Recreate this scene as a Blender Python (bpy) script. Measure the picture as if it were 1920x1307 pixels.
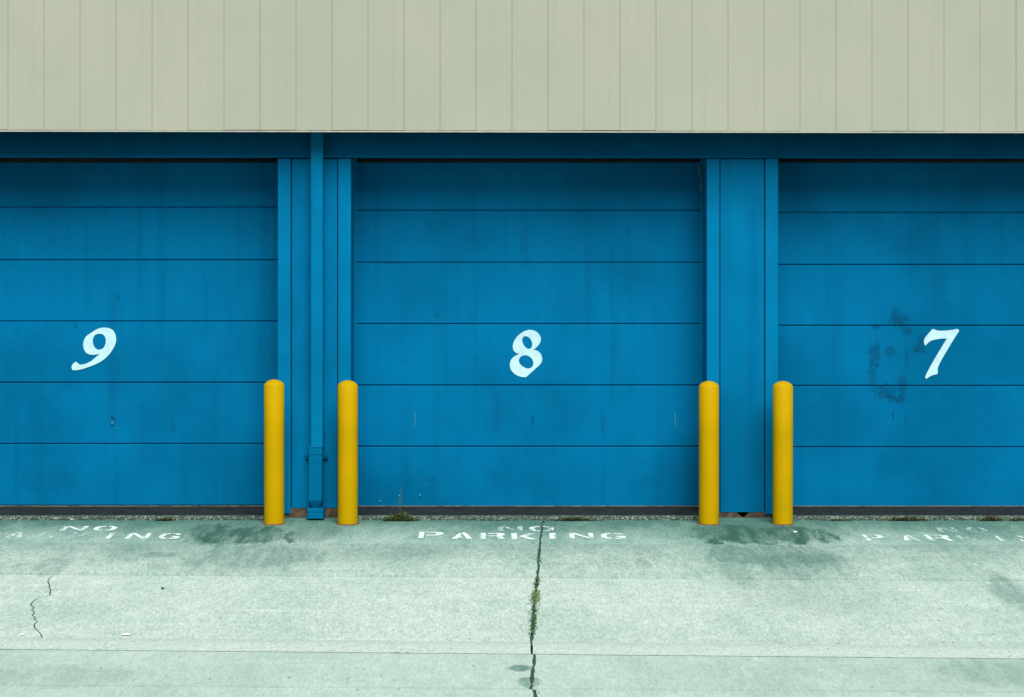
import bpy, bmesh, math, random
from mathutils import Vector, noise as mnoise

for o in list(bpy.data.objects): bpy.data.objects.remove(o)
SC = bpy.context.scene
COL = SC.collection
R = math.radians

# ------------------------------------------------------------------ camera
F, D, H, PX, PY = 4400.0, 20.09, 2.886, 960.0, 340.0   # focal (photo px), distance to the facade, eye height, principal point
cd = bpy.data.cameras.new('camera'); cam = bpy.data.objects.new('camera', cd); COL.objects.link(cam)
cam.location = (0, -D, H); cam.rotation_euler = (R(90), 0, 0)
cd.sensor_width = 36; cd.lens = 36*F/1920; cd.shift_y = -(653.5-PY)/1920; cd.clip_end = 2000; cd.clip_start = .1
SC.camera = cam
# ------------------------------------------------------------------ sky, sun, exposure
SUN_EL, SUN_AZ = 48, -10         # soft high light from behind the viewer, from the right
W = bpy.data.worlds.new('World'); SC.world = W; W.use_nodes = True
wn = W.node_tree; bg = wn.nodes['Background']
sky = wn.nodes.new('ShaderNodeTexSky'); sky.sky_type = 'NISHITA'; sky.sun_disc = False
sky.sun_elevation = R(SUN_EL); sky.sun_rotation = R(180+SUN_AZ); sky.dust_density = 1; sky.air_density = 1
hs = wn.nodes.new('ShaderNodeHueSaturation'); hs.inputs['Saturation'].default_value = .35
wn.links.new(sky.outputs[0], hs.inputs['Color']); wn.links.new(hs.outputs[0], bg.inputs[0]); bg.inputs[1].default_value = .05
sd = bpy.data.lights.new('sun', 'SUN'); sun = bpy.data.objects.new('sun', sd); COL.objects.link(sun)
sd.energy = 4.0; sd.angle = R(42); sd.color = (1, .985, .95)
sun.rotation_euler = (R(90-SUN_EL), 0, R(-SUN_AZ))
SC.view_settings.view_transform = 'Standard'; SC.view_settings.look = 'None'
SC.view_settings.exposure = 0.50; SC.view_settings.gamma = 1; SC.view_settings.use_curve_mapping = False

# ------------------------------------------------------------------ helpers
def wx(px, Y=0.): return (px-PX)*(D+Y)/F
def wz(py, Y=0.): return H-(py-PY)*(D+Y)/F
def gY(py, z=0.): return (H-z)*F/(py-PY)-D           # Y of the ground point seen at image row py
def gnd(px, py, z=0.):
    y = gY(py, z); return wx(px, y), y

def tag(o, label=None, cat=None, group=None, kind=None):
    for k, v in (('label', label), ('category', cat), ('group', group), ('kind', kind)):
        if v: o[k] = v
    return o
def empty(name, loc=(0, 0, 0)):
    o = bpy.data.objects.new(name, None); o.location = loc; o.empty_display_size = .1; COL.objects.link(o); return o
def link(name, me, mat=None, parent=None, smooth=False):
    if mat and not me.materials: me.materials.append(mat)
    if smooth:
        for p in me.polygons: p.use_smooth = True
    o = bpy.data.objects.new(name, me); COL.objects.link(o)
    if parent: o.parent = parent; o.location = -parent.location if parent.parent is None else (0, 0, 0)
    return o
def bmobj(name, bm, mat=None, parent=None, smooth=False):
    me = bpy.data.meshes.new(name); bm.normal_update(); bm.to_mesh(me); bm.free()
    return link(name, me, mat, parent, smooth)
def box(bm, x0, x1, y0, y1, z0, z1, bev=0.):
    vs = [bm.verts.new((x, y, z)) for x in (x0, x1) for y in (y0, y1) for z in (z0, z1)]
    fs = [bm.faces.new([vs[i] for i in q]) for q in ((0,1,3,2),(4,6,7,5),(0,4,5,1),(2,3,7,6),(0,2,6,4),(1,5,7,3))]
    if bev:
        bmesh.ops.bevel(bm, geom=list({e for f in fs for e in f.edges}), offset=bev, segments=2, affect='EDGES', profile=.5)
def boxobj(name, x0, x1, y0, y1, z0, z1, mat, parent=None, bev=0.):
    bm = bmesh.new(); box(bm, x0, x1, y0, y1, z0, z1, bev); return bmobj(name, bm, mat, parent)
def lathe(bm, prof, n=40, cx=0, cy=0):
    rings = []
    for r, z in prof:
        if r < 1e-5: rings.append([bm.verts.new((cx, cy, z))])
        else: rings.append([bm.verts.new((cx+r*math.cos(2*math.pi*i/n), cy+r*math.sin(2*math.pi*i/n), z)) for i in range(n)])
    for a, b in zip(rings, rings[1:]):
        for i in range(n):
            j = (i+1) % n
            if len(a) == 1 and len(b) == 1: continue
            if len(b) == 1: bm.faces.new((a[i], a[j], b[0]))
            elif len(a) == 1: bm.faces.new((a[0], b[j], b[i]))
            else: bm.faces.new((a[i], a[j], b[j], b[i]))
def prism(bm, pts, z0, z1):
    """closed outline (x,y) as a solid slab"""
    a = [bm.verts.new((x, y, z1)) for x, y in pts]; b = [bm.verts.new((x, y, z0)) for x, y in pts]
    f = bm.faces.new(a); bm.normal_update()
    if f.normal.z < 0: f.normal_flip()
    n = len(pts)
    for i in range(n):
        bm.faces.new((a[i], b[i], b[(i+1) % n], a[(i+1) % n]))
    bm.faces.new(b)
    bmesh.ops.recalc_face_normals(bm, faces=bm.faces[:])

# ------------------------------------------------------------------ node helper
class G:
    def __init__(s, name, rough=.6, spec=.3):
        s.m = bpy.data.materials.new(name); s.m.use_nodes = True; s.t = s.m.node_tree
        s.b = s.t.nodes['Principled BSDF']; s.out = s.t.nodes['Material Output']
        s.b.inputs['Roughness'].default_value = rough; s.b.inputs['Specular IOR Level'].default_value = spec
        s.pos = s.n('ShaderNodeNewGeometry').outputs['Position']
    def n(s, t): return s.t.nodes.new(t)
    def put(s, sock, v):
        if hasattr(v, 'links') or hasattr(v, 'is_output'): s.t.links.new(v, sock)
        else: sock.default_value = v
    def math(s, op, a, b=0., c=0., clamp=False):
        k = s.n('ShaderNodeMath'); k.operation = op; k.use_clamp = clamp
        s.put(k.inputs[0], a); s.put(k.inputs[1], b)
        if op in ('MULTIPLY_ADD',): s.put(k.inputs[2], c)
        return k.outputs[0]
    def scaled(s, sc, off=(0, 0, 0), src=None):
        k = s.n('ShaderNodeMapping'); s.t.links.new(src or s.pos, k.inputs[0])
        k.inputs['Scale'].default_value = sc; k.inputs['Location'].default_value = off; return k.outputs[0]
    def noise(s, scale, det=4, rough=.55, vec=None, dist=0.):
        k = s.n('ShaderNodeTexNoise'); s.t.links.new(vec or s.pos, k.inputs['Vector'])
        k.inputs['Scale'].default_value = scale; k.inputs['Detail'].default_value = det
        k.inputs['Roughness'].default_value = rough; k.inputs['Distortion'].default_value = dist; return k.outputs['Fac']
    def voro(s, scale, vec=None):
        k = s.n('ShaderNodeTexVoronoi'); s.t.links.new(vec or s.pos, k.inputs['Vector']); k.inputs['Scale'].default_value = scale
        return k.outputs['Distance'], k.outputs['Color']
    def map(s, v, a, b, c=0., d=1., smooth=True):
        k = s.n('ShaderNodeMapRange'); k.interpolation_type = 'SMOOTHSTEP' if smooth else 'LINEAR'
        s.t.links.new(v, k.inputs['Value'])
        for i, x in enumerate((a, b, c, d)): k.inputs[i+1].default_value = x
        return k.outputs['Result']
    def mix(s, fac, a, b, mode='MIX'):
        k = s.n('ShaderNodeMix'); k.data_type = 'RGBA'; k.blend_type = mode
        s.put(k.inputs[0], fac); 
        for i, v in ((6, a), (7, b)):
            if isinstance(v, tuple): k.inputs[i].default_value = (*v, 1)
            else: s.t.links.new(v, k.inputs[i])
        return k.outputs[2]
    def blob(s, c, r, soft=.5, wob=.6, wsc=6., vec=None):
        """stain with a ragged outline round c with half sizes r"""
        k = s.n('ShaderNodeVectorMath'); k.operation = 'SUBTRACT'; s.t.links.new(vec or s.pos, k.inputs[0]); k.inputs[1].default_value = c
        q = s.n('ShaderNodeVectorMath'); q.operation = 'DIVIDE'; s.t.links.new(k.outputs[0], q.inputs[0]); q.inputs[1].default_value = r
        l = s.n('ShaderNodeVectorMath'); l.operation = 'LENGTH'; s.t.links.new(q.outputs[0], l.inputs[0])
        nz = s.noise(wsc, 4, .6)
        v = s.math('ADD', l.outputs['Value'], s.math('MULTIPLY', s.math('SUBTRACT', nz, .5), wob*2))
        return s.map(v, 1-soft, 1+soft*.5, 1, 0)
    def bump(s, h, strength=.3, dist=.01, prev=None):
        k = s.n('ShaderNodeBump'); k.inputs['Strength'].default_value = strength; k.inputs['Distance'].default_value = dist
        s.t.links.new(h, k.inputs['Height'])
        if prev: s.t.links.new(prev, k.inputs['Normal'])
        return k.outputs[0]
    def col(s, c): s.put(s.b.inputs['Base Color'], c if not isinstance(c, tuple) else (*c, 1)); return s
    def nrm(s, v): s.t.links.new(v, s.b.inputs['Normal']); return s
    def rough(s, v): s.put(s.b.inputs['Roughness'], v); return s

def blue_paint(name, base=(0.0, 0.126, 0.277), smudges=()):
    g = G(name, .6, .02)
    big = g.noise(.9, 4, .55)
    streak = g.noise(1., 4, .6, g.scaled((9, 9, .35)))
    fine = g.noise(60, 3, .6)
    dark = tuple(c*.70 for c in base)
    c = g.mix(g.map(big, .38, .66, 0, .75), base, dark)
    c = g.mix(g.map(streak, .50, .74, 0, .55), c, dark)
    fade = g.noise(1, 4, .6, g.scaled((2.2, 2, 1.4), (4, 0, 2)))
    c = g.mix(g.map(fade, .52, .74, 0, .32), c, (.0, base[1]*1.28, base[2]*1.16))
    c = g.mix(g.map(fine, .55, .8, 0, .18), c, tuple(x*.6 for x in base))
    grime = g.noise(7, 5, .65)
    c = g.mix(g.map(grime, .62, .80, 0, .35), c, (.002, .05, .09))
    for cc, rr, st in smudges:
        c = g.mix(g.math('MULTIPLY', g.blob(cc, rr, .5, 1.35, 26), st*.62), c, (.002, .04, .085))
    g.col(c)
    g.rough(g.map(grime, .3, .7, .5, .7))
    b = g.bump(g.noise(1.6, 2, .5), .35, .02)
    g.nrm(g.bump(g.noise(160, 2, .5), .06, .002, b))
    return g.m

def plain(name, c, rough=.7, var=.25, sc=12, bump=.2):
    g = G(name, rough, .25)
    n = g.noise(sc, 5, .6)
    g.col(g.mix(g.map(n, .35, .7), c, tuple(x*(1-var) for x in c)))
    g.nrm(g.bump(n, bump, .01)); return g.m

M_BLUE = blue_paint('blue_paint')
M_TRIM = blue_paint('blue_trim_paint', (0.0, 0.142, 0.302))
sm7 = []
YD = .48
for px, py, rx, ry, st in ((1640, 668, 14, 26, .8), (1636, 710, 12, 22, .6), (1660, 735, 20, 14, .9), (1685, 600, 16, 12, .95), (1676, 590, 7, 14, .7),
        (1700, 620, 9, 14, .7), (1722, 655, 12, 10, .95), (1728, 640, 8, 10, .7), (1670, 660, 14, 10, .75), (1692, 725, 10, 20, .7),
        (1672, 745, 10, 10, .9), (1688, 748, 12, 8, .9), (1642, 613, 8, 5, .8), (1700, 672, 4, 14, .5), (1675, 778, 2, 10, .8), (1698, 790, 2, 14, .6)):
    sm7.append(((wx(px, YD), YD, wz(py, YD)), (rx*(D+YD)/F, .3, ry*(D+YD)/F), st))
M_DOOR7 = blue_paint('blue_door_paint_handprints', smudges=sm7)
sm8 = []
for px, py, rx, ry, st in ((999, 787, 3, 11, 1.), (1130, 790, 5, 26, .45), (820, 592, 6, 8, .5), (735, 493, 30, 3, .6), (1178, 433, 4, 4, .7), (808, 900, 9, 5, .5), (985, 450, 9, 70, .25), (932, 770, 10, 40, .3)):
    sm8.append(((wx(px, YD), YD, wz(py, YD)), (rx*(D+YD)/F, .3, ry*(D+YD)/F), st))
M_DOOR8 = blue_paint('blue_door_paint_drips', smudges=sm8)
sm9 = []
for px, py, rx, ry, st in ((211, 700, 10, 200, .30), (222, 557, 3, 6, .6), (142, 611, 3, 6, .8), (211, 786, 3, 7, 1.), (90, 900, 60, 30, .2), (325, 800, 4, 14, .4)):
    sm9.append(((wx(px, YD), YD, wz(py, YD)), (rx*(D+YD)/F, .3, ry*(D+YD)/F), st))
M_DOOR9 = blue_paint('blue_door_paint_streaks', smudges=sm9)

def siding_mat():
    g = G('beige_siding', .55, .25)
    big = g.noise(.9, 3, .5); st = g.noise(1, 4, .6, g.scaled((14, 14, .3)))
    fine = g.noise(90, 3, .7)
    c = g.mix(g.map(big, .35, .7), (0.3160, 0.3300, 0.2570), (0.2930, 0.3110, 0.2450))
    c = g.mix(g.map(st, .5, .8, 0, .35), c, (0.2496, 0.2682, 0.2251))
    c = g.mix(g.map(fine, .5, .75, 0, .25), c, (0.244, 0.2573, 0.2129))
    zz = g.n('ShaderNodeSeparateXYZ'); g.t.links.new(g.pos, zz.inputs[0])
    g.col(c); g.nrm(g.bump(fine, .12, .002)); return g.m
M_SIDE = siding_mat()
M_DRIP = plain('drip_edge_metal', (0.3646, 0.3881, 0.3234), .5, .2)
M_SOFF = plain('soffit_dark_brown', (.035, .032, .026), .8)
M_SEAL = plain('threshold_rubber_tan', (.13, .12, .092), .8, .7, 14)
M_STRIP = plain('loose_weatherstrip', (.30, .55, .52), .6)
M_SCR = plain('scraped_paint', (.02, .19, .27), .6)
M_DARK = plain('dark_gap', (.012, .012, .012), .9)
M_BROWN = plain('stained_footing', (.11, .075, .05), .9, .7, 18, .5)
M_RUST = plain('rust_ring', (.20, .085, .03), .9, .6, 40, .5)
M_WHITE = plain('white_number_vinyl', (.42, .64, .70), .5, .14, 14, .05)
M_BOLT = plain('bolt_blue', (.03, .20, .32), .4)
M_STONE = plain('white_pebble', (.70, .75, .70), .8)
M_IRON = blue_paint('blue_cast_iron_paint', (0.0, 0.106, 0.228))

def yellow():
    g = G('yellow_plastic', .55, .05)
    n = g.noise(3, 3, .5); f = g.noise(120, 3, .6); k = g.noise(1, 4, .65, g.scaled((25, 25, 1.6))); sp = g.noise(9, 5, .7)
    c = g.mix(g.map(n, .35, .7), (.42, .262, .0), (.38, .242, .0))
    c = g.mix(g.map(f, .5, .8, 0, .25), c, (.30, .19, .002))
    c = g.mix(g.map(k, .58, .78, 0, .35), c, (.24, .16, .004))
    c = g.mix(g.map(sp, .66, .76, 0, .55), c, (.17, .115, .008))
    g.col(c); g.nrm(g.bump(f, .10, .002)); return g.m
M_YEL = yellow()

def gst(lst, z=0.):
    out = []
    for px, py, rx, ry, st in lst:
        x, y = gnd(px, py, z); Z = y+D
        out.append(((x, y, z), (rx*Z/F, ry*Z/(py-PY), .4), st))
    return out
STAINS = gst([(440, 1003, 120, 22, .85), (480, 1048, 130, 26, .50), (300, 1043, 34, 5, .45), (1425, 1003, 150, 20, .9), (1450, 1045, 130, 24, .6),
              (1500, 1062, 110, 22, .45), (1205, 1058, 14, 12, .35), (1905, 1112, 50, 34, .5), (95, 1062, 34, 16, .35), (1520, 1110, 160, 40, .22),
              (240, 1040, 50, 18, .25), (590, 1000, 60, 16, .4), (1380, 1070, 40, 26, .3), (740, 1040, 120, 14, .25)])
STAINS_LOW = gst([(975, 1252, 26, 7, .75), (992, 1280, 22, 10, .7), (1880, 1262, 120, 26, .3), (120, 1266, 160, 20, .25)], -.03)

def concrete(name, light, mid, dark, patch, stains=(), grit=.5, wall_dirt=None, streak=.4):
    """weathered slab: cloudy patches, drag streaks, sandy grain and pits (scales longer along the depth, as brushed)"""
    g = G(name, .9, .12)
    cloud = g.noise(1, 6, .62, g.scaled((.8, .42, 1)))
    mott = g.noise(1, 6, .72, g.scaled((4.6, 1.3, 1), (2, 5, 0)))
    drag = g.noise(1, 5, .65, g.scaled((.5, 5.5, 1), (3, 7, 0)))
    fine = g.noise(1, 4, .75, g.scaled((17, 4.2, 10), (1, 2, 0)))
    grain = g.noise(1, 2, .7, g.scaled((60, 12, 40)))
    deep = tuple(.5*a+.5*b for a, b in zip(mid, dark)); hi = tuple(min(.9, x*1.22) for x in light)
    c = g.mix(g.map(cloud, .40, .66, 0, patch), light, mid)
    c = g.mix(g.map(mott, .47, .70, 0, .48), c, mid)
    c = g.mix(g.map(mott, .30, .46, .45, 0), c, hi)
    c = g.mix(g.map(drag, .52, .74, 0, streak), c, mid)
    c = g.mix(g.map(drag, .28, .44, streak, 0), c, hi)
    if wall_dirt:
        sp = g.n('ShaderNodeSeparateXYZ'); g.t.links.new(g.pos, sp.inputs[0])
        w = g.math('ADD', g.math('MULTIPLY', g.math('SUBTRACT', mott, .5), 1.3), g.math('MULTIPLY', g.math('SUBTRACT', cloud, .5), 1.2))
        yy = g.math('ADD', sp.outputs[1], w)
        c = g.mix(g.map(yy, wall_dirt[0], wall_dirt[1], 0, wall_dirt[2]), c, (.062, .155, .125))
    run = g.map(g.noise(1, 5, .7, g.scaled((7.5, 1.0, 1), (9, 1, 0))), .34, .60, .48, 1)
    for cc, rr, st in stains:
        k = g.n('ShaderNodeVectorMath'); k.operation = 'SUBTRACT'; g.t.links.new(g.pos, k.inputs[0]); k.inputs[1].default_value = cc
        q = g.n('ShaderNodeVectorMath'); q.operation = 'DIVIDE'; g.t.links.new(k.outputs[0], q.inputs[0]); q.inputs[1].default_value = rr
        l = g.n('ShaderNodeVectorMath'); l.operation = 'LENGTH'; g.t.links.new(q.outputs[0], l.inputs[0])
        v = g.math('ADD', l.outputs['Value'], g.math('ADD', g.math('MULTIPLY', g.math('SUBTRACT', mott, .5), 2.6), g.math('MULTIPLY', g.math('SUBTRACT', fine, .5), 1.0)))
        c = g.mix(g.math('MULTIPLY', g.map(v, .70, 1.15, min(1, st*1.15), 0), run), c, dark)
    amp = g.math('ADD', g.math('MULTIPLY', g.math('SUBTRACT', .5, fine), 1.1*grit), g.math('MULTIPLY', g.math('SUBTRACT', .5, grain), 2.0*grit))
    vm = g.n('ShaderNodeVectorMath'); vm.operation = 'SCALE'; g.t.links.new(c, vm.inputs[0]); g.t.links.new(g.math('MAXIMUM', g.math('ADD', amp, 1.), .25), vm.inputs['Scale'])
    c = vm.outputs[0]
    vd, vc = g.voro(1, g.scaled((26, 7, 20))); sep = g.n('ShaderNodeSeparateColor'); g.t.links.new(vc, sep.inputs[0])
    pit = g.math('MULTIPLY', g.map(vd, .16, .26, 1, 0), g.map(sep.outputs[0], .955, .975))
    c = g.mix(g.math('MULTIPLY', pit, .5), c, dark)
    g.col(c)
    b = g.bump(fine, .3, .008); g.nrm(g.bump(grain, .4, .004, b)); return g.m
LIGHT, MID, DARKC = (0.412, 0.502, 0.455), (0.275, 0.402, 0.345), (.03, .095, .074)
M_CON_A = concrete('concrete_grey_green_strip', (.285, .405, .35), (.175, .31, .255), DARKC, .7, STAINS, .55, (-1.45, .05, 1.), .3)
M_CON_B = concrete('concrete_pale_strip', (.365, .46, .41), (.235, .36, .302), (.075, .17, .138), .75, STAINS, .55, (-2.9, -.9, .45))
M_CON_C = concrete('concrete_pale_worn_strip', LIGHT, MID, (.075, .17, .138), .6, STAINS, .5, None, .55)
M_CON_D = concrete('concrete_smooth_strip', (.365, .475, .422), (.285, .40, .345), (.06, .15, .122), .7, STAINS_LOW, .30)
def aggregate(name, a, b, c3):
    g = G(name, .9, .15)
    d, vc = g.voro(48); sep = g.n('ShaderNodeSeparateColor'); g.t.links.new(vc, sep.inputs[0])
    c = g.mix(sep.outputs[0], a, b); c = g.mix(g.map(d, .35, .6), c, c3)
    c = g.mix(g.map(g.noise(5, 4, .6), .45, .7, 0, .7), c, c3)
    g.col(c); g.nrm(g.bump(g.map(d, 0, .6, 1, 0), .35, .008)); return g.m
M_AGG = aggregate('exposed_aggregate_pale', (.47, .54, .49), (.25, .34, .295), (.36, .45, .40))
M_AGG2 = aggregate('exposed_aggregate_dirty', (.22, .27, .215), (.05, .08, .065), (.04, .062, .05))
M_FLOOR = plain('threshold_dirt_and_shade', (.011, .016, .016), .9, .6, 9, .4)  # near-black: dirt plus the shade of the door recess put into the colour
M_ASPH = plain('unseen_asphalt', (.055, .06, .058), .9, .4, 40, .4)  # out-of-view ground beyond the slabs, kept dark to cut bounce onto the doors
M_SOIL = plain('joint_soil', (.03, .04, .03), 1, .5, 30, .5)

def paint(name, lo, hi, c=(.84, .93, .92)):
    """worn road paint: gone where the noise is above the threshold"""
    g = G(name, .7, .2)
    n = g.math('ADD', g.math('MULTIPLY', g.noise(1, 5, .7, g.scaled((9, 3, 9))), .6), g.math('MULTIPLY', g.noise(1, 3, .7, g.scaled((55, 14, 50))), .4))
    g.col(g.mix(g.map(n, .4, .6), c, tuple(x*.93 for x in c)))
    tr = g.n('ShaderNodeBsdfTransparent'); mx = g.n('ShaderNodeMixShader')
    g.t.links.new(g.map(n, lo, hi), mx.inputs[0]); g.t.links.new(g.b.outputs[0], mx.inputs[1]); g.t.links.new(tr.outputs[0], mx.inputs[2])
    g.t.links.new(mx.outputs[0], g.out.inputs[0]); return g.m
M_PAINT = [paint('stencil_paint_fresh', .50, .64, (.66, .78, .76)), paint('stencil_paint_worn', .46, .60, (.62, .75, .72)), paint('stencil_paint_faded', .40, .57, (.46, .62, .58))]

def leaf(name, c, c2):
    g = G(name, .7, .2); g.col(g.mix(g.map(g.noise(40, 2), .4, .65), c, c2)); return g.m
M_GREEN = leaf('weed_green', (.05, .11, .03), (.02, .06, .025))
M_MOSS = leaf('moss_green', (.07, .15, .06), (.03, .10, .055))
M_LIME = leaf('weed_lime', (.22, .26, .03), (.10, .16, .03))
M_DEAD = leaf('weed_dry_brown', (.09, .05, .02), (.035, .03, .015))

# ------------------------------------------------------------------ ground and pavement
rnd = random.Random(8)
bm = bmesh.new(); s = 400
bm.faces.new([bm.verts.new(p) for p in ((-s, -s, -.062), (s, -s, -.062), (s, s, -.062), (-s, s, -.062))])
g0 = bmobj('ground', bm, M_ASPH); tag(g0, kind='structure')

XL, XR, LOW = -14., 14., -.03
def line(pa, pb, z=0.):
    (xa, ya), (xb, yb) = gnd(*pa, z), gnd(*pb, z)
    return lambda x: ya+(yb-ya)*(x-xa)/(xb-xa)
L0 = lambda x: -.10
L1 = line((0, 1020), (1920, 1024)); L2 = line((0, 1076), (1920, 1089))
L3 = line((0, 1194), (1920, 1211)); L3b = line((0, 1217), (1920, 1235), LOW)
L4 = line((0, 1284), (1920, 1297), LOW); L5 = lambda x: -8.6
jA = [gnd(*p) for p in ((1018.5, 976), (1012, 1022), (1008.5, 1076), (1003, 1120), (1000, 1160), (997, 1194))]
jD = [gnd(*p, LOW) for p in ((1004, 1208), (1000, 1250), (996, 1289))]
jE = [gnd(*p, LOW) for p in ((1003, 1285), (1003, 1307))]
def jx(path, y):
    for (xa, ya), (xb, yb) in zip(path, path[1:]):
        if min(ya, yb) <= y <= max(ya, yb): return xa+(xb-xa)*(y-ya)/(yb-ya)
    (xa, ya), (xb, yb) = (path[:2] if y > path[0][1] else path[-2:])
    return xa+(xb-xa)*(y-ya)/(yb-ya)
pave = boxobj('pavement', XL, XR, -8.5, -.11, -.10, -.055, M_SOIL); tag(pave, kind='structure')

def jag(x, y, a=.012): return a*(mnoise.noise((x*7, y*7, 1.3))+.6*mnoise.noise((x*22, y*22, 4.1)))
def slab(top, bot, xl, xr, z, mat, gt=.012, gb=.010):
    """slab between lines top (towards the wall) and bot; xl / xr are functions of y"""
    x0, x1 = xl(top(0)), xr(top(0)); pts = []
    n = max(2, int((min(x1, 6)-max(x0, -6))/.06))
    def xs(a, b):
        v = [a]+[max(a, -6)+(min(b, 6)-max(a, -6))*i/n for i in range(n+1)]+[b]
        out = []
        for q in v:
            if not out or abs(q-out[-1]) > 1e-4: out.append(q)
        return out
    ta = xs(xl(top(x0)), xr(top(x1))); ba = xs(xl(bot(x0)), xr(bot(x1)))
    P = [(x, top(x)-gt-abs(jag(x, top(x), .005))) for x in ta]
    m = 40; yt, yb = top(x1), bot(x1)
    P += [(xr(yt+(yb-yt)*i/m), yt+(yb-yt)*i/m) for i in range(1, m)] if abs(x1) < 13 else []
    P += [(x, bot(x)+gb+abs(jag(x, bot(x)+3, .005))) for x in reversed(ba)]
    yt, yb = bot(x0), top(x0)
    P += [(xl(yt+(yb-yt)*i/m), yt+(yb-yt)*i/m) for i in range(1, m)] if abs(x0) < 13 else []
    b = bmesh.new(); prism(b, P, z-.055, z)
    return bmobj('slab', b, mat, pave)
left = lambda y: XL
right = lambda y: XR
def edge(path, w, sgn): return lambda y: jx(path, y)+sgn*(w/2+jag(sgn*5, y, .009))
# zigzag crack in the pale strip on the left
CR = [gnd(*p) for p in ((103, 1076), (92, 1084), (90, 1090), (94, 1097), (91, 1101), (97, 1104), (93, 1109), (95, 1114), (84, 1118), (72, 1120), (62, 1127), (57, 1133), (65, 1138), (59, 1143),
                        (66, 1147), (61, 1152), (67, 1158), (64, 1162), (71, 1164), (64, 1170), (66, 1177), (73, 1183), (79, 1191), (80, 1196))]
def crx(y): return jx(CR, y)
crl = lambda y: crx(y)-.006-.004*abs(mnoise.noise((y*9, 2, 0)))
crr = lambda y: crx(y)+.004
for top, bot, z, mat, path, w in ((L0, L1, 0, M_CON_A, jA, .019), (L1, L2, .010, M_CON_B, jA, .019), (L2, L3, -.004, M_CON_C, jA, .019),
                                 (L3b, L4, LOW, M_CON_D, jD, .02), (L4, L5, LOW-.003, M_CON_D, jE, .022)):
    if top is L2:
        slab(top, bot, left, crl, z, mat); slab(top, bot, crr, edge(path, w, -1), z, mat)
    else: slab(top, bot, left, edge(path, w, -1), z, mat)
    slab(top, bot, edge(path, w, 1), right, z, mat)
M_FILL = plain('joint_dirt', (.045, .085, .075), 1, .6, 40, .5)
for path, ya, yb, z in ((jA, -.12, L3(0)-.1, -.010), (jD, L3b(0)+.12, L4(0), LOW-.010), (jE, L4(0), -8.4, LOW-.014)):
    bm = bmesh.new(); v = []
    for i in range(61):
        y = ya+(yb-ya)*i/60; x = jx(path, y); v.append([bm.verts.new((x+d, y, z+.004*mnoise.noise((y*6, d, 0)))) for d in (-.03, 0, .03)])
    for a, b in zip(v, v[1:]):
        for j in (0, 1): bm.faces.new((a[j], b[j], b[j+1], a[j+1]))
    bmobj('joint_dirt', bm, M_FILL, pave)
# broken, worn nosing of the pale strip, dropping to the lower strip
def nosing(x0, x1):
    bm = bmesh.new(); nx = int((x1-x0)/.02); ny = 10; rows = []
    for i in range(nx+1):
        x = x0+(x1-x0)*i/nx; ya, yb = L3(x)+.002, L3b(x)-.002; r = []
        for j in range(ny+1):
            t = j/ny; y = ya+(yb-ya)*t
            k = mnoise.noise((x*9, y*9, 0))*.5+mnoise.noise((x*40, y*40, 3))*.35+mnoise.noise((x*2, 7, 1))*.4
            z = -.004-(.026)*max(0, min(1, (t-.25+.18*k)/.7))**1.4+.003*k*math.sin(math.pi*t)
            r.append(bm.verts.new((x, y, z)))
        rows.append(r)
    for a, b in zip(rows, rows[1:]):
        for j in range(ny): bm.faces.new((a[j], a[j+1], b[j+1], b[j]))
    return bmobj('slab_nosing', bm, M_AGG, pave, True)
xj = jx(jA, L3(0)); nosing(-7, xj-.006); nosing(xj+.008, 7)

# ------------------------------------------------------------------ building
bld = empty('storage_building', (0, 0, 0))
tag(bld, 'long storage building with beige vertical siding above blue sectional garage doors', 'building')
BX0, BX1 = -8.2, 8.6
Z_HEAD = wz(297)                                     # underside of the lintel
def z_soff(x): return wz(247-(-3+6*(x+4.4)/8.8)*-1+0, -.3)
ZS = wz(247.5, -.34)
OV = -.34
OPEN = [(wx(521-667), wx(521), 9, -5), (wx(658), wx(1325), 8, 0), (wx(1459), wx(1459+667), 7, 4)]
# siding: individual interlocking panels, 67.5 px pitch
pitch = 67.5*(D+OV)/F; xs0 = wx(15, OV)
prof = [(.0006, .010), (.0010, .0008), (.0018, 0)]
for k in (1/3, 2/3):
    c = pitch*k; prof += [(c-.005, 0), (c-.0015, .0007), (c+.0015, .0007), (c+.005, 0)]
prof += [(pitch-.0018, 0), (pitch-.0010, .0008), (pitch-.0006, .010)]
def siding_mesh():
    bm = bmesh.new(); z1 = 6.4-ZS
    a = [bm.verts.new((x, y, 0)) for x, y in prof]; b = [bm.verts.new((x, y, z1)) for x, y in prof]
    for i in range(len(prof)-1): bm.faces.new((a[i], a[i+1], b[i+1], b[i]))
    c = [bm.verts.new((prof[-1][0], .03, 0)), bm.verts.new((prof[0][0], .03, 0))]
    bm.faces.new([a[i] for i in range(len(a))][::-1]+[c[1], c[0]][::1])
    me = bpy.data.meshes.new('siding_panel'); bm.normal_update(); bm.to_mesh(me); bm.free(); me.materials.append(M_SIDE); return me
sme = siding_mesh()
siding = boxobj('siding_backing', BX0, BX1, OV+.031, .0, ZS+.012, 6.4, M_DARK, bld)
i0 = math.ceil((BX0-xs0)/pitch)
nsid = int((BX1-BX0)/pitch)
def bow(x): return .0135*(1-((x+4.4)/8.8))-.006+.004*mnoise.noise((x*.7, 0, 0))  # the eave is not quite level
for i in range(i0, i0+nsid):
    x = xs0+i*pitch
    o = bpy.data.objects.new('siding_panel', sme); COL.objects.link(o); o.parent = siding
    o.location = (x, OV+rnd.uniform(-.0012, .0012), ZS+.011+bow(x)+rnd.uniform(-.002, .002))
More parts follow.
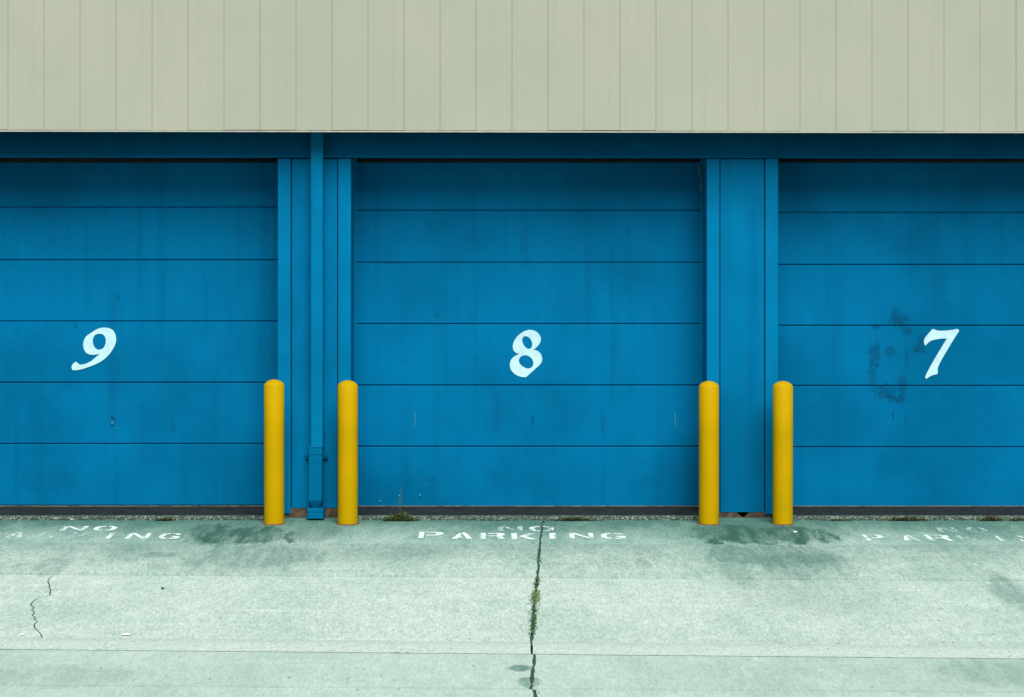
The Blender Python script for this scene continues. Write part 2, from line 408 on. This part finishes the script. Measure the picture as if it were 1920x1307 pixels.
# drip edge in four lengths
cuts = [BX0, wx(-250, OV), wx(584, OV), wx(1256, OV), wx(2000, OV), BX1]
for a, b in zip(cuts, cuts[1:]):
    bm = bmesh.new(); box(bm, a+.001, b-.001, OV-.012, OV+.02, ZS-.006, ZS+.006, .002)
    for v in bm.verts: v.co.z += bow(v.co.x)
    bmobj('drip_edge', bm, M_DRIP, bld)
boxobj('soffit', BX0, BX1, OV+.021, .001, ZS+.012, ZS+.03, M_SOFF, bld)
boxobj('roof', BX0-.1, BX1+.1, OV-.05, 9, 6.41, 6.6, M_SOFF, bld)
boxobj('side_wall', BX0, BX0+.15, .62, 9, 0, 6.4, M_SIDE, bld); boxobj('side_wall', BX1-.15, BX1, .62, 9, 0, 6.4, M_SIDE, bld)
boxobj('rear_wall', BX0+.16, BX1-.16, 8.85, 9, 0, 6.4, M_SIDE, bld)
# lintel
bm = bmesh.new(); box(bm, BX0, BX1, -.004, .54, Z_HEAD, ZS+.010, .004)
for v in bm.verts:
    if v.co.z < Z_HEAD+.05 and v.co.x < -2: v.co.z += .012
    if v.co.y < .1: v.co.y += -.014 if v.co.z < Z_HEAD+.05 else .085
bmobj('lintel', bm, M_BLUE, bld)
# piers: recessed panel between two proud jamb trims
def pier(x0, x1, tw, zpan, ztrim, tl=True, tr=True, foot=True):
    if tl: boxobj('jamb_trim', x0, x0+tw, -.006, .54, ztrim, Z_HEAD-.003, M_TRIM, bld, .003)
    if tr: boxobj('jamb_trim', x1-tw, x1, -.006, .54, ztrim+.004, Z_HEAD-.003, M_TRIM, bld, .003)
    a = x0+(tw+.008 if tl else 0); b = x1-(tw+.008 if tr else 0)
    boxobj('pier_panel', a, b, .008, .30, zpan, Z_HEAD-.004, M_BLUE, bld, .003)
    boxobj('pier_core', x0+.01, x1-.01, .03, .34, .03, Z_HEAD-.01, M_DARK, bld)
    bm = bmesh.new(); n = int((x1-x0)/.02)
    box(bm, x0+.002, x1-.002, .012, .028, -.05, zpan+.01)
    bmobj('footing', bm, M_BROWN, bld)
TW = 24/219
pier(OPEN[0][1], OPEN[1][0], TW, wz(953), wz(963))
pier(OPEN[1][1], OPEN[2][0], TW, wz(961), wz(965))
pier(BX0, OPEN[0][0], TW, wz(955), wz(963), False, True)
pier(OPEN[2][1], BX1, TW, wz(960), wz(965), True, False)
# blue paint tongue hanging over the footing of the second pier
bm = bmesh.new(); xc = wx(1393)
vs = [bm.verts.new((xc+dx*.055, .0035, wz(961)+dz)) for dx, dz in ((-1, .004), (1, .004), (.55, -.012), (.25, -.03), (-.2, -.032), (-.5, -.014))]
f = bm.faces.new(vs); bmesh.ops.solidify(bm, geom=[f], thickness=.004)
bmobj('panel_tab', bm, M_BLUE, bld)

# ---- numbers (traced outlines, kept as flat vinyl figures on the doors)
def catmull(pts, n=5):
    out = []; m = len(pts)
    for i in range(m):
        p0, p1, p2, p3 = (Vector(pts[(i+k) % m][:2]) for k in (-1, 0, 1, 2))
        c1 = len(pts[i]) > 2; c2 = len(pts[(i+1) % m]) > 2
        t1 = (p2-p1) if c1 else (p2-p0)/2; t2 = (p2-p1) if c2 else (p3-p1)/2
        for k in range(n):
            t = k/n
            out.append((2*t**3-3*t**2+1)*p1+(t**3-2*t**2+t)*t1+(-2*t**3+3*t**2)*p2+(t**3-t**2)*t2)
    return out
NUM = {
 9: (10.056, 100, 590, [[(430,885,1),(465,915),(500,938),(560,937),(640,912),(720,870),(800,805),(845,765),(882,738,1),(830,748),(760,757),(680,748),(620,715),(580,650),(565,570),(578,490),(620,410),(700,350),(780,300),(860,260),(960,243),(1060,258),(1130,300),(1170,370),(1187,460),(1175,540),(1130,640),(1060,740),(960,840),(840,915),(720,965),(600,1010),(480,1040),(390,1048),(360,1035),(345,990),(360,945),(395,905)],
   [(870,360),(930,372),(975,415),(992,480),(985,550),(955,615),(910,650),(860,660),(810,645),(765,590),(745,510),(755,440),(790,385),(830,365)]]),
 8: (10.893, 920, 600, [[(820,202),(900,220),(970,270),(1015,340),(1023,400),(1010,460),(970,520),(920,570),(868,618,1),(920,618),(970,640),(1020,690),(1048,760),(1050,820),(1030,880),(980,935),(900,1005),(820,1080),(740,1150),(700,1165),(640,1162),(560,1140),(490,1100),(430,1040),(400,980),(392,910),(405,840),(440,780),(500,735),(585,690,1),(530,675),(480,635),(455,580),(455,510),(480,430),(540,340),(620,270),(700,225),(760,207)],
   [(710,330),(770,350),(820,400),(848,470),(840,540),(815,580),(775,590),(725,570),(680,520),(650,450),(645,390),(670,345)],
   [(705,720),(780,740),(840,790),(868,850),(865,920),(830,970),(760,992),(690,970),(620,920),(580,860),(580,800),(610,755),(650,730)]]),
 7: (6.225, 1580, 570, [[(1058,292),(1090,305),(1140,312),(1220,308),(1290,300),(1335,292),(1357,310),(1345,335),(1290,420),(1230,520),(1170,620),(1130,695),(1108,750),(1108,800),(1095,820),(1050,830),(1010,850),(978,872),(965,860),(965,840),(1000,770),(1060,660),(1120,560),(1180,460),(1213,402,1),(1150,405),(1080,415),(1030,430),(1000,450),(965,487,1),(952,465),(948,430),(960,395),(1000,345),(1035,305)]])}
def flat_mesh(name, loops, depth):
    cu = bpy.data.curves.new('outline', 'CURVE'); cu.dimensions = '2D'; cu.fill_mode = 'BOTH'; cu.extrude = depth/2
    for L in loops:
        sp = cu.splines.new('POLY'); sp.points.add(len(L)-1); sp.use_cyclic_u = True
        for p, q in zip(sp.points, L): p.co = (q[0], q[1], 0, 1)
    ob = bpy.data.objects.new('outline', cu); COL.objects.link(ob)
    dg = bpy.context.evaluated_depsgraph_get(); me = bpy.data.meshes.new_from_object(ob.evaluated_get(dg))
    bpy.data.objects.remove(ob); bpy.data.curves.remove(cu); me.name = name; return me

ROWS = {9: (388, 487, 602, 717, 832, 948), 8: (394, 492, 607, 722, 837, 953), 7: (398, 496, 610, 723, 838, 956.5)}
DM = {9: M_DOOR9, 8: M_DOOR8, 7: M_DOOR7}
def section_mesh(w, h):
    """one steel door section: flat skin with rolled top and bottom edges"""
    bm = bmesh.new()
    pr = [(.045, 0), (.010, .0), (.004, .003), (0, .009), (0, h-.008), (.003, h-.004), (.012, h-.003), (.014, h), (.045, h)]
    n = 8; rows = []
    for i in range(n+1):
        x = -w/2+w*i/n; rows.append([bm.verts.new((x, y, z)) for y, z in pr])
    for a, b in zip(rows, rows[1:]):
        for j in range(len(pr)-1): bm.faces.new((a[j], b[j], b[j+1], a[j+1]))
    for r in (rows[0], rows[-1]): bm.faces.new(r)
    bmesh.ops.recalc_face_normals(bm, faces=bm.faces[:])
    me = bpy.data.meshes.new('panel'); bm.to_mesh(me); bm.free(); return me
FLOOR_Z = .034
for x0, x1, num, dy in OPEN:
    w = x1-x0; xc = (x0+x1)/2
    door = empty('garage_door', (xc, YD, 0)); door.parent = bld
    door['label'] = 'blue sectional garage door with white number %d' % num
    zz = [wz(p, YD) for p in ROWS[num]]; zz = [zz[0]+.457, *zz]
    for a, b in zip(zz, zz[1:]):
        me = section_mesh(w+.06, a-b-.003); me.materials.append(DM[num])
        o = bpy.data.objects.new('panel', me); COL.objects.link(o); o.parent = door; o.location = (0, rnd.uniform(-.0015, .0015), b)
        for p in me.polygons: p.use_smooth = False
    k, ox, oy, loops = NUM[num]
    L = [[(p.x, p.y) for p in ((Vector((wx(ox+q.x/k, YD)-xc, wz(oy+q.y/k, YD))) for q in catmull(l)))] for l in loops]
    o = link('number', flat_mesh('number', L, .002), M_WHITE); o.parent = door; o.rotation_euler = (R(90), 0, 0); o.location = (0, -.0045, 0)
    o['label'] = 'white painted number %d' % num
    # bottom seal: short lengths, uneven
    bm = bmesh.new(); n = 60; zb = zz[-1]; va = []
    for i in range(n+1):
        x = -w/2+.01+(w-.02)*i/n; j = .004*mnoise.noise((x*2+num*5, 1, 0))+.002*mnoise.noise((x*14, num, 0))
        zt = max(FLOOR_Z+.009, zb-.002+j)
        va.append([bm.verts.new((x, y, z)) for y, z in ((.004, zt), (-.012, zt-.002), (-.024, FLOOR_Z+.004), (.004, FLOOR_Z-.004))])
    for a, b in zip(va, va[1:]):
        for j in range(3): bm.faces.new((a[j], a[j+1], b[j+1], b[j]))
    o = bmobj('bottom_seal', bm, M_SEAL, None, True); o.parent = door
    # stops at both jambs
    for sx in (-1, 1):
        a, b = sorted((sx*(w/2-.018), sx*(w/2+.012)))
        bm = bmesh.new(); box(bm, a, b, -.035, -.006, FLOOR_Z, Z_HEAD+.01, .003)
        o = bmobj('door_stop', bm, M_TRIM); o.parent = door
    bm = bmesh.new(); box(bm, -w/2+.002, w/2-.002, -.03, -.006, wz(305, YD), Z_HEAD+.05, .002)  # black strip added under the lintel, standing in for the door-head shade
    o = bmobj('head_shade_strip', bm, M_DARK); o.parent = door
    if num == 8:
        bm = bmesh.new(); pts = [(1311.5, 303), (1314, 320), (1316, 335), (1317.5, 350), (1318, 361)]
        v = [[bm.verts.new((wx(p+dx, .2)-xc, -.12+dyy, wz(q, .2))) for dx, dyy in ((-1.3, 0), (1.3, .01))] for p, q in pts]
        fs = [bm.faces.new((a[0], a[1], b[1], b[0])) for a, b in zip(v, v[1:])]
        bmesh.ops.solidify(bm, geom=fs, thickness=.003)
        o = bmobj('loose_weatherstrip', bm, M_STRIP); o.parent = door; o['label'] = 'pale strip of weatherseal hanging loose'
        for px, py in ((712, 940), (748.5, 930), (787, 929)):
            bm = bmesh.new(); bmesh.ops.create_icosphere(bm, subdivisions=2, radius=.011)
            for vv in bm.verts: vv.co.y *= .8
            bmesh.ops.translate(bm, verts=bm.verts, vec=(wx(px, YD)-xc, -.002, wz(py, YD)))
            o = bmobj('bolt_head', bm, M_BOLT, None, True); o.parent = door
        for px, y0_, y1_ in ((778.5, 772, 800), (1266, 773, 799)):
            bm = bmesh.new(); box(bm, wx(px-.9, YD)-xc, wx(px+.9, YD)-xc, -.003, .002, wz(y1_, YD), wz(y0_, YD), .001)
            o = bmobj('bare_metal_scrape', bm, M_SCR); o.parent = door
    if num == 9:
        bm = bmesh.new(); box(bm, wx(209, YD)-xc, wx(213.5, YD)-xc, -.016, .002, wz(796, YD), wz(789, YD), .003)
        o = bmobj('lock_keeper', bm, M_SCR); o.parent = door
# ---- floor slab nosing under each opening, ragged front
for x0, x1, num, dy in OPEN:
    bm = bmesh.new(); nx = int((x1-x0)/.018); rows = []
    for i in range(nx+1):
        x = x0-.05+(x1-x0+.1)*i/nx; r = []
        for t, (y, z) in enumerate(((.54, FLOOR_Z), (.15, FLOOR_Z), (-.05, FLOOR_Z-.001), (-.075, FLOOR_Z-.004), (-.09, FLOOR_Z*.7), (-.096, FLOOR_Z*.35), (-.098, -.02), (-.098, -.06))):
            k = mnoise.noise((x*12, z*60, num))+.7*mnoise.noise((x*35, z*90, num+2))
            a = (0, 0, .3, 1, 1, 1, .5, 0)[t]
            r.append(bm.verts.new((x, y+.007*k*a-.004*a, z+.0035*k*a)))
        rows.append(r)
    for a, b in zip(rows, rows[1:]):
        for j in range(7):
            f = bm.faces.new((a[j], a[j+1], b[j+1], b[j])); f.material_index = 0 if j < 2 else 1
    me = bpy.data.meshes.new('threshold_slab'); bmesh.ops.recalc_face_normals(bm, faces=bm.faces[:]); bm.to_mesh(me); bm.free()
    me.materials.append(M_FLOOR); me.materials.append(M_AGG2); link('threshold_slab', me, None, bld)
# low dirty kerb in front of the piers
for a, b in ((OPEN[0][1]+.05, OPEN[1][0]-.05), (OPEN[1][1]+.05, OPEN[2][0]-.05), (BX0, OPEN[0][0]-.05), (OPEN[2][1]+.05, BX1)):
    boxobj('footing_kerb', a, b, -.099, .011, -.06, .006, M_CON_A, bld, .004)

# ---- downspout with cast iron boot
dsx = wx(594.5, -.07)
ds = empty('downspout', (dsx, -.06, 0)); ds.parent = bld; ds['label'] = 'blue square downspout running into a cast iron boot'
def dpart(name, fn, mat=M_TRIM, smooth=False, par=ds):
    bm = bmesh.new(); fn(bm); o = bmobj(name, bm, mat, None, smooth); o.parent = par; return o
hw = .0535
dpart('pipe', lambda b: box(b, -hw, hw, -.05, .04, wz(842, -.1), ZS+.05, .012))
def shell(bm, secs, x_off=0.):
    """rectangular sections (half width, y front, y back, z) lofted"""
    rings = []
    for hw_, yf, yb, z, ch in secs:
        pts = [(-hw_+ch, yf), (hw_-ch, yf), (hw_, yf+ch), (hw_, yb), (-hw_, yb), (-hw_, yf+ch)]
        rings.append([bm.verts.new((x_off+x, y, z)) for x, y in pts])
    for a, b in zip(rings, rings[1:]):
        for i in range(6): bm.faces.new((a[i], a[(i+1) % 6], b[(i+1) % 6], b[i]))
    bm.faces.new(rings[0]); bm.faces.new(rings[-1]); bmesh.ops.recalc_face_normals(bm, faces=bm.faces[:])
bx = -.010
Zp = lambda p: wz(p, -.11)
boot = dpart('boot', lambda b: shell(b, [(.058, -.064, .055, Zp(851), .006), (.058, -.064, .055, Zp(938), .006), (.056, -.052, .055, Zp(944), .014), (.046, -.030, .055, Zp(953), .020)], bx), M_IRON)
dpart('boot_collar', lambda b: shell(b, [(.062, -.066, .055, Zp(836.5), .008), (.064, -.069, .055, Zp(838), .008), (.060, -.066, .055, Zp(840), .008), (.059, -.066, .055, Zp(849), .008), (.063, -.069, .055, Zp(850), .008), (.062, -.068, .055, Zp(851.5), .008)], bx), M_IRON)
dpart('boot_base', lambda b: shell(b, [(.070, -.072, .055, Zp(953), .010), (.072, -.075, .055, Zp(955), .010), (.071, -.074, .055, Zp(960.5), .010), (.068, -.071, .055, Zp(961.5), .010), (.073, -.078, .055, Zp(963), .010), (.072, -.078, .055, Zp(971.5), .010)], bx), M_IRON)
for sx in (-1, 1):
    ear = dpart('boot_lug', lambda b: box(b, bx+sx*.075-.020, bx+sx*.075+.020, .036, .060, Zp(863), Zp(853), .004), M_IRON)
    def bh(b): 
        bmesh.ops.create_icosphere(b, subdivisions=2, radius=.010); bmesh.ops.translate(b, verts=b.verts, vec=(bx+sx*.080, .034, Zp(857)))
    dpart('lug_bolt', bh, M_IRON, True)
def mark(b): box(b, bx-.026, bx+.026, -.067, -.060, Zp(866.5), Zp(864.5), .001)
dpart('cast_mark', mark, M_IRON)

# ------------------------------------------------------------------ bollards
BY = -.31; br = 18.9*(D+BY)/F
def bollard_meshes():
    bm = bmesh.new(); zt = 1.168
    lathe(bm, [(br, -.02), (br, .3), (br, .8), (br, zt-.004), (br-.003, zt)], 48); me1 = bpy.data.meshes.new('sleeve'); bm.to_mesh(me1); bm.free()
    bm = bmesh.new(); P = [(br-.003, zt)]
    for i in range(1, 9):
        a = i/8; r = (br-.004)*(1-a) if i < 8 else 0; RS = (br*br+.038**2)/(2*.038); P.append((r, zt+.001+math.sqrt(RS*RS-r*r)-(RS-.038)))
    lathe(bm, P, 48); me2 = bpy.data.meshes.new('domed_cap'); bm.to_mesh(me2); bm.free()
    bm = bmesh.new(); n = 48
    a = [bm.verts.new(((br+.001)*math.cos(2*math.pi*i/n), (br+.001)*math.sin(2*math.pi*i/n), .009+.004*mnoise.noise((i*.9, 0, 0)))) for i in range(n)]
    b = []
    for i in range(n):
        rr = br+.010+.010*max(0, mnoise.noise((math.cos(2*math.pi*i/n)*2.5, math.sin(2*math.pi*i/n)*2.5, 3))+.3); b.append(bm.verts.new((rr*math.cos(2*math.pi*i/n), rr*math.sin(2*math.pi*i/n), .0015)))
    for i in range(n): bm.faces.new((a[i], b[i], b[(i+1) % n], a[(i+1) % n]))
    bmesh.ops.recalc_face_normals(bm, faces=bm.faces[:])
    me3 = bpy.data.meshes.new('base_ring'); bm.to_mesh(me3); bm.free()
    for m, k in ((me1, M_YEL), (me2, M_YEL), (me3, M_RUST)):
        m.materials.append(k)
        for p in m.polygons: p.use_smooth = True
    return me1, me2, me3
BM = bollard_meshes()
for px, dz, lab in ((514, .009, 'yellow bollard left of the downspout, at the edge of door 9'), (652, .002, 'yellow bollard right of the downspout, at the edge of door 8'),
                    (1329, -.003, 'yellow bollard at the edge of door 8, beside the pier without a downspout'), (1467.5, -.004, 'yellow bollard at the edge of door 7')):
    e = empty('bollard', (wx(px, BY), BY, 0)); tag(e, lab, 'bollard', 'yellow bollards guarding the garage doors')
    e.rotation_euler = (R(rnd.uniform(-.15, .15)), R(rnd.uniform(-.12, .12)), rnd.uniform(0, 6))
    for nm, me in zip(('sleeve', 'domed_cap', 'base_ring'), BM):
        o = bpy.data.objects.new(nm, me); COL.objects.link(o); o.parent = e
        if nm != 'base_ring': o.location.z = dz

# ------------------------------------------------------------------ stencilled lettering
def lC(): return [(.44,1),(.2,.95),(.04,.78),(0,.6),(0,.4),(.04,.22),(.2,.05),(.44,0),(.44,.15),(.30,.2),(.24,.36),(.24,.64),(.30,.8),(.44,.85)]
STEM = [(0,0),(.21,0),(.21,1),(0,1)]
GL = {'P': [STEM, [(.3,1),(.75,1),(.95,.92),(1,.72),(.95,.5),(.75,.4),(.3,.4),(.3,.54),(.60,.54),(.70,.6),(.70,.8),(.60,.86),(.3,.86)]],
 'A': [[(0,0),(.26,0),(.34,.2),(.55,.2),(.5,.34),(.40,.34),(.47,.78),(.33,.95)], [(.42,1),(.64,1),(1,0),(.74,0)]],
 'R': [STEM, [(.3,1),(.78,1),(.95,.9),(.97,.66),(.84,.5),(1,0),(.76,0),(.62,.42),(.3,.42),(.3,.55),(.6,.55),(.68,.62),(.68,.8),(.6,.86),(.3,.86)]],
 'K': [[(0,0),(.22,0),(.22,1),(0,1)], [(.3,.5),(.72,1),(.98,1),(.56,.53),(1,0),(.73,0)]],
 'I': [[(0,0),(1,0),(1,1),(0,1)]],
 'N': [[(0,0),(.2,0),(.2,.70),(0,.96)], [(.02,1),(.25,1),(.98,.02),(.76,.02)], [(.79,.34),(.99,.08),(.99,1),(.79,1)]],
 'G': [lC(), [(.55,1),(.85,.95),(.98,.75),(.76,.7),(.68,.83),(.55,.85)], [(.55,0),(.55,.14),(.72,.2),(.75,.36),(.6,.36),(.6,.5),(1,.5),(1,.1),(.8,.02)]],
 'O': [lC(), [(1-x, y) for x, y in lC()][::-1]]}
def lettering(label, items):
    xm, ym = gnd(sum((a+b)/2 for _, a, b, *_ in items)/len(items), 1003)
    e = empty('stencilled_lettering', (xm, ym, .003)); tag(e, label, 'lettering', 'no parking stencils in front of the doors')
    for ch, a, b, yt, yb, wear in items:
        Yt, Yb = gY(yt), gY(yb); ymid = (yt+yb)/2; Zm = gY(ymid)+D; pm = (a+b)/2
        skew = abs(PX-pm)*(yb-yt)/(ymid-PY); w = max(8, (b-a)-skew)*Zm/F; xc = wx(pm, Zm-D)
        bm = bmesh.new()
        for pl in GL[ch]:
            vs = [bm.verts.new((xc-xm+(p-.5)*w+.002*mnoise.noise((p*5+a, q*5, 0)), Yb+(Yt-Yb)*q-ym+.003*mnoise.noise((p*4, q*6+a, 2)), 0)) for p, q in pl]
            f = bm.faces.new(vs); f.normal_update()
            if f.normal.z < 0: f.normal_flip()
        o = bmobj('letter', bm, M_PAINT[wear]); o.parent = e; o['label'] = 'painted letter '+ch
lettering('worn NO PARKING stencil on the concrete before door 9', [('N', 111, 168, 987, 995.6, 1), ('O', 171, 224, 987, 995.6, 0), ('P', -50, 5, 999, 1009, 1), ('A', 8, 54, 998, 1008.5, 1), ('R', 66, 116, 999, 1010, 2),
    ('K', 125, 182, 999, 1010, 2), ('I', 196, 217, 1000, 1010.6, 0), ('N', 233, 287, 1000, 1011, 0), ('G', 294, 344, 1000.5, 1011, 0)])
lettering('clear white NO PARKING stencil on the concrete before door 8', [('N', 934, 980, 987.2, 996.5, 2), ('O', 991, 1039, 987.2, 997, 1), ('P', 784, 832.5, 998, 1009.5, 0), ('A', 846.5, 887.5, 999, 1011, 0),
    ('R', 900.8, 948, 1000, 1011, 0), ('K', 958.7, 1006.5, 1000.5, 1012, 0), ('I', 1029.7, 1043, 1000, 1011, 0), ('N', 1067, 1114, 1000, 1010.5, 0), ('G', 1125, 1174, 1000, 1011, 0)])
lettering('faded NO PARKING stencil on the concrete before door 7', [('N', 1752, 1800, 989.5, 999, 2), ('O', 1806, 1856, 989.5, 999, 2), ('P', 1615, 1664, 1003, 1014.5, 1), ('A', 1683, 1728, 1004, 1015, 1),
    ('R', 1731, 1790, 1003.5, 1015, 1), ('K', 1791, 1838, 1004, 1015, 2), ('I', 1862, 1884, 1005, 1015.5, 1), ('N', 1900, 1950, 1005, 1015.5, 1), ('G', 1962, 2012, 1005, 1016, 1)])

# ------------------------------------------------------------------ weeds, leaves, pebbles
def tuft(name, label, cat, px0, px1, py, hgt, n, mats, dep=.05, z=0., group=None, flat=.5, seed=1, Y=None, parts=True):
    rr = random.Random(seed); x0, y0 = gnd(px0, py, z); x1, _ = gnd(px1, py, z)
    if Y is not None: y0 = Y
    cx = (x0+x1)/2; e = empty(name, (cx, y0, z)); tag(e, label, cat, group); hw_ = (x1-x0)/2
    bms = [bmesh.new() for _ in mats]
    for i in range(n):
        bm = bms[rr.randrange(len(mats))]
        u = rr.gauss(0, .42); u = max(-1, min(1, u)); bx_ = u*hw_; by = rr.uniform(-dep, dep*.4)
        h_ = hgt*(1-.6*abs(u))*rr.uniform(.35, 1); l = rr.uniform(.012, .035); an = rr.uniform(0, 6.28); w_ = rr.uniform(.003, .008)
        base = Vector((bx_, by, rr.uniform(-.005, h_*flat)))
        d = Vector((math.cos(an)*l, math.sin(an)*l*.7, rr.uniform(0, .7)*h_)); sd_ = Vector((-math.sin(an), math.cos(an), rr.uniform(-.5, .5)))*w_
        v = [bm.verts.new(base), bm.verts.new(base+d*.5+sd_), bm.verts.new(base+d), bm.verts.new(base+d*.5-sd_)]
        bm.faces.new(v)
    for bm, m in zip(bms, mats):
        o = bmobj('leaves', bm, m); o.parent = e
    return e
t = tuft('weed', 'leafy green weed with a tall thin seed stalk at the foot of door 8', 'weed', 718, 784, 976, .10, 900, (M_GREEN, M_GREEN, M_DEAD), .06, seed=3)
bm = bmesh.new()
def stalk(bm, pts, r):
    rings = [[bm.verts.new((p[0]+r*math.cos(a), p[1]+r*math.sin(a), p[2])) for a in (0, 2.1, 4.2)] for p in pts]
    for a, b in zip(rings, rings[1:]):
        for i in range(3): bm.faces.new((a[i], a[(i+1) % 3], b[(i+1) % 3], b[i]))
tx, ty = t.location.x, t.location.y
K = lambda px, py: (wx(px, ty)-tx, 0, wz(py, ty))
stalk(bm, [K(750, 972), K(750.3, 945), K(751.5, 925), K(751.2, 911)], .0028); stalk(bm, [K(750, 960), K(748.5, 940), K(748, 930)], .0025)
for k_ in range(26):
    p = Vector(K(751.3, 912+k_*1.6)); d_ = Vector((rnd.uniform(-.012, .012), rnd.uniform(-.01, .01), rnd.uniform(0, .012)))
    bm.faces.new([bm.verts.new(p), bm.verts.new(p+d_+Vector((.002, 0, 0))), bm.verts.new(p+d_+Vector((0, 0, .004)))])
o = bmobj('seed_stalk', bm, M_GREEN); o.parent = t
tuft('dead_leaf_clump', 'small heap of dry brown leaves at the foot of door 9', 'leaves', 290, 334, 973, 0.041, 240, (M_DEAD, M_DEAD, M_GREEN), .03, Y=-.128, seed=5)
tuft('dry_weed', 'low reddish brown weed strip at the foot of door 8, right of the joint', 'weed', 1028, 1128, 974, 0.046, 630, (M_DEAD, M_DEAD, M_GREEN), .03, Y=-.128, seed=6)
tuft('dry_weed', 'long brown weed strip at the foot of door 7', 'weed', 1648, 1752, 977, 0.051, 570, (M_DEAD, M_DEAD, M_GREEN), .03, Y=-.128, seed=7)
tuft('dry_weed', 'brown and green weed at the foot of door 7, beyond the long brown strip', 'weed', 1838, 1885, 978, 0.059, 390, (M_DEAD, M_GREEN), .04, Y=-.128, seed=8)
tuft('low_weed', 'thin dark green weed line on the slab edge of door 7 near the bollard', 'weed', 1536, 1612, 976, 0.022, 225, (M_GREEN, M_DEAD), .02, Y=-.128, seed=9)
tuft('dry_weed', 'dark weed at the far end of door 7', 'weed', 1884, 1935, 977, 0.035, 210, (M_DEAD, M_GREEN), .03, Y=-.128, seed=19)
tuft('low_weed', 'faint moss line on the slab edge of door 8, left of the joint', 'weed', 880, 985, 975, 0.014, 165, (M_GREEN, M_MOSS), .02, Y=-.128, seed=10)
tuft('low_weed', 'tiny green weed sprouting alone from the pale concrete', 'weed', 952, 966, 1079, .016, 36, (M_GREEN, M_MOSS), .03, z=0, seed=11)
# plants in the long joint
SEG = [(1040, 1058, .024, 70, (M_MOSS,), 'small green sprig at the wall end of the joint'), (1060, 1104, .014, 150, (M_MOSS, M_GREEN), 'thin moss line in the joint above the lime weed'),
       (1106, 1112, .012, 26, (M_DEAD, M_MOSS), 'brownish sprig in the joint'), (1112, 1134, .024, 120, (M_LIME, M_MOSS), 'lime green weed growing in the middle of the joint'),
       (1136, 1190, .014, 170, (M_MOSS, M_GREEN), 'moss line in the joint towards the worn slab nosing')]
for i, (ya, yb, hg, n, mats, lab) in enumerate(SEG):
    rr = random.Random(40+i); Ya, Yb = gY(ya), gY(yb); Ym = (Ya+Yb)/2
    e = empty('joint_weed', (jx(jA, Ym), Ym, -.004)); tag(e, lab, 'weed', 'weeds in the pavement joint')
    bms = [bmesh.new() for _ in mats]
    for k_ in range(n*2):
        bm = bms[rr.randrange(len(mats))]; y = rr.uniform(Yb, Ya); x = jx(jA, y)-e.location.x+rr.gauss(0, .006+hg*.35)
        an = rr.uniform(0, 6.28); l = rr.uniform(.008, .018+hg*.4); w_ = rr.uniform(.003, .006)
        p = Vector((x, y-Ym, rr.uniform(0, hg*.6))); d_ = Vector((math.cos(an)*l, math.sin(an)*l, rr.uniform(0, hg*.6))); q = Vector((-math.sin(an), math.cos(an), .3))*w_
        bm.faces.new([bm.verts.new(v) for v in (p, p+d_*.5+q, p+d_, p+d_*.5-q)])
    for bm, m in zip(bms, mats): o = bmobj('leaves', bm, m); o.parent = e
def pebble(px, py, r, lab, z=0., mat=M_STONE, el=(1.3, 1, .6), grp=None):
    x, y = gnd(px, py, z); bm = bmesh.new(); bmesh.ops.create_icosphere(bm, subdivisions=2, radius=r)
    for v in bm.verts:
        v.co *= 1+.25*mnoise.noise(v.co*(2/r)+Vector((px, 0, 0))); v.co = Vector((v.co.x*el[0], v.co.y*el[1], v.co.z*el[2]))
    zm = min(v.co.z for v in bm.verts); bmesh.ops.translate(bm, verts=bm.verts, vec=(0, 0, -zm-.001))
    o = bmobj('pebble', bm, mat, None, True); o.location = (x, y, z); tag(o, lab, 'pebble', grp)
pebble(1491, 999, .014, 'white pebble on the dark stain by the bollard of door 7')
pebble(135, 975, .013, 'white chip against the slab edge of door 9')
pebble(237, 1191, .017, 'pale flat chip on the worn slab nosing', el=(1.8, 1, .4))
pebble(42, 1191, .010, 'small white pebble beside the lower end of the zigzag crack')
pebble(305, 1104, .010, 'small dark pebble on the pale concrete', mat=M_SOIL)
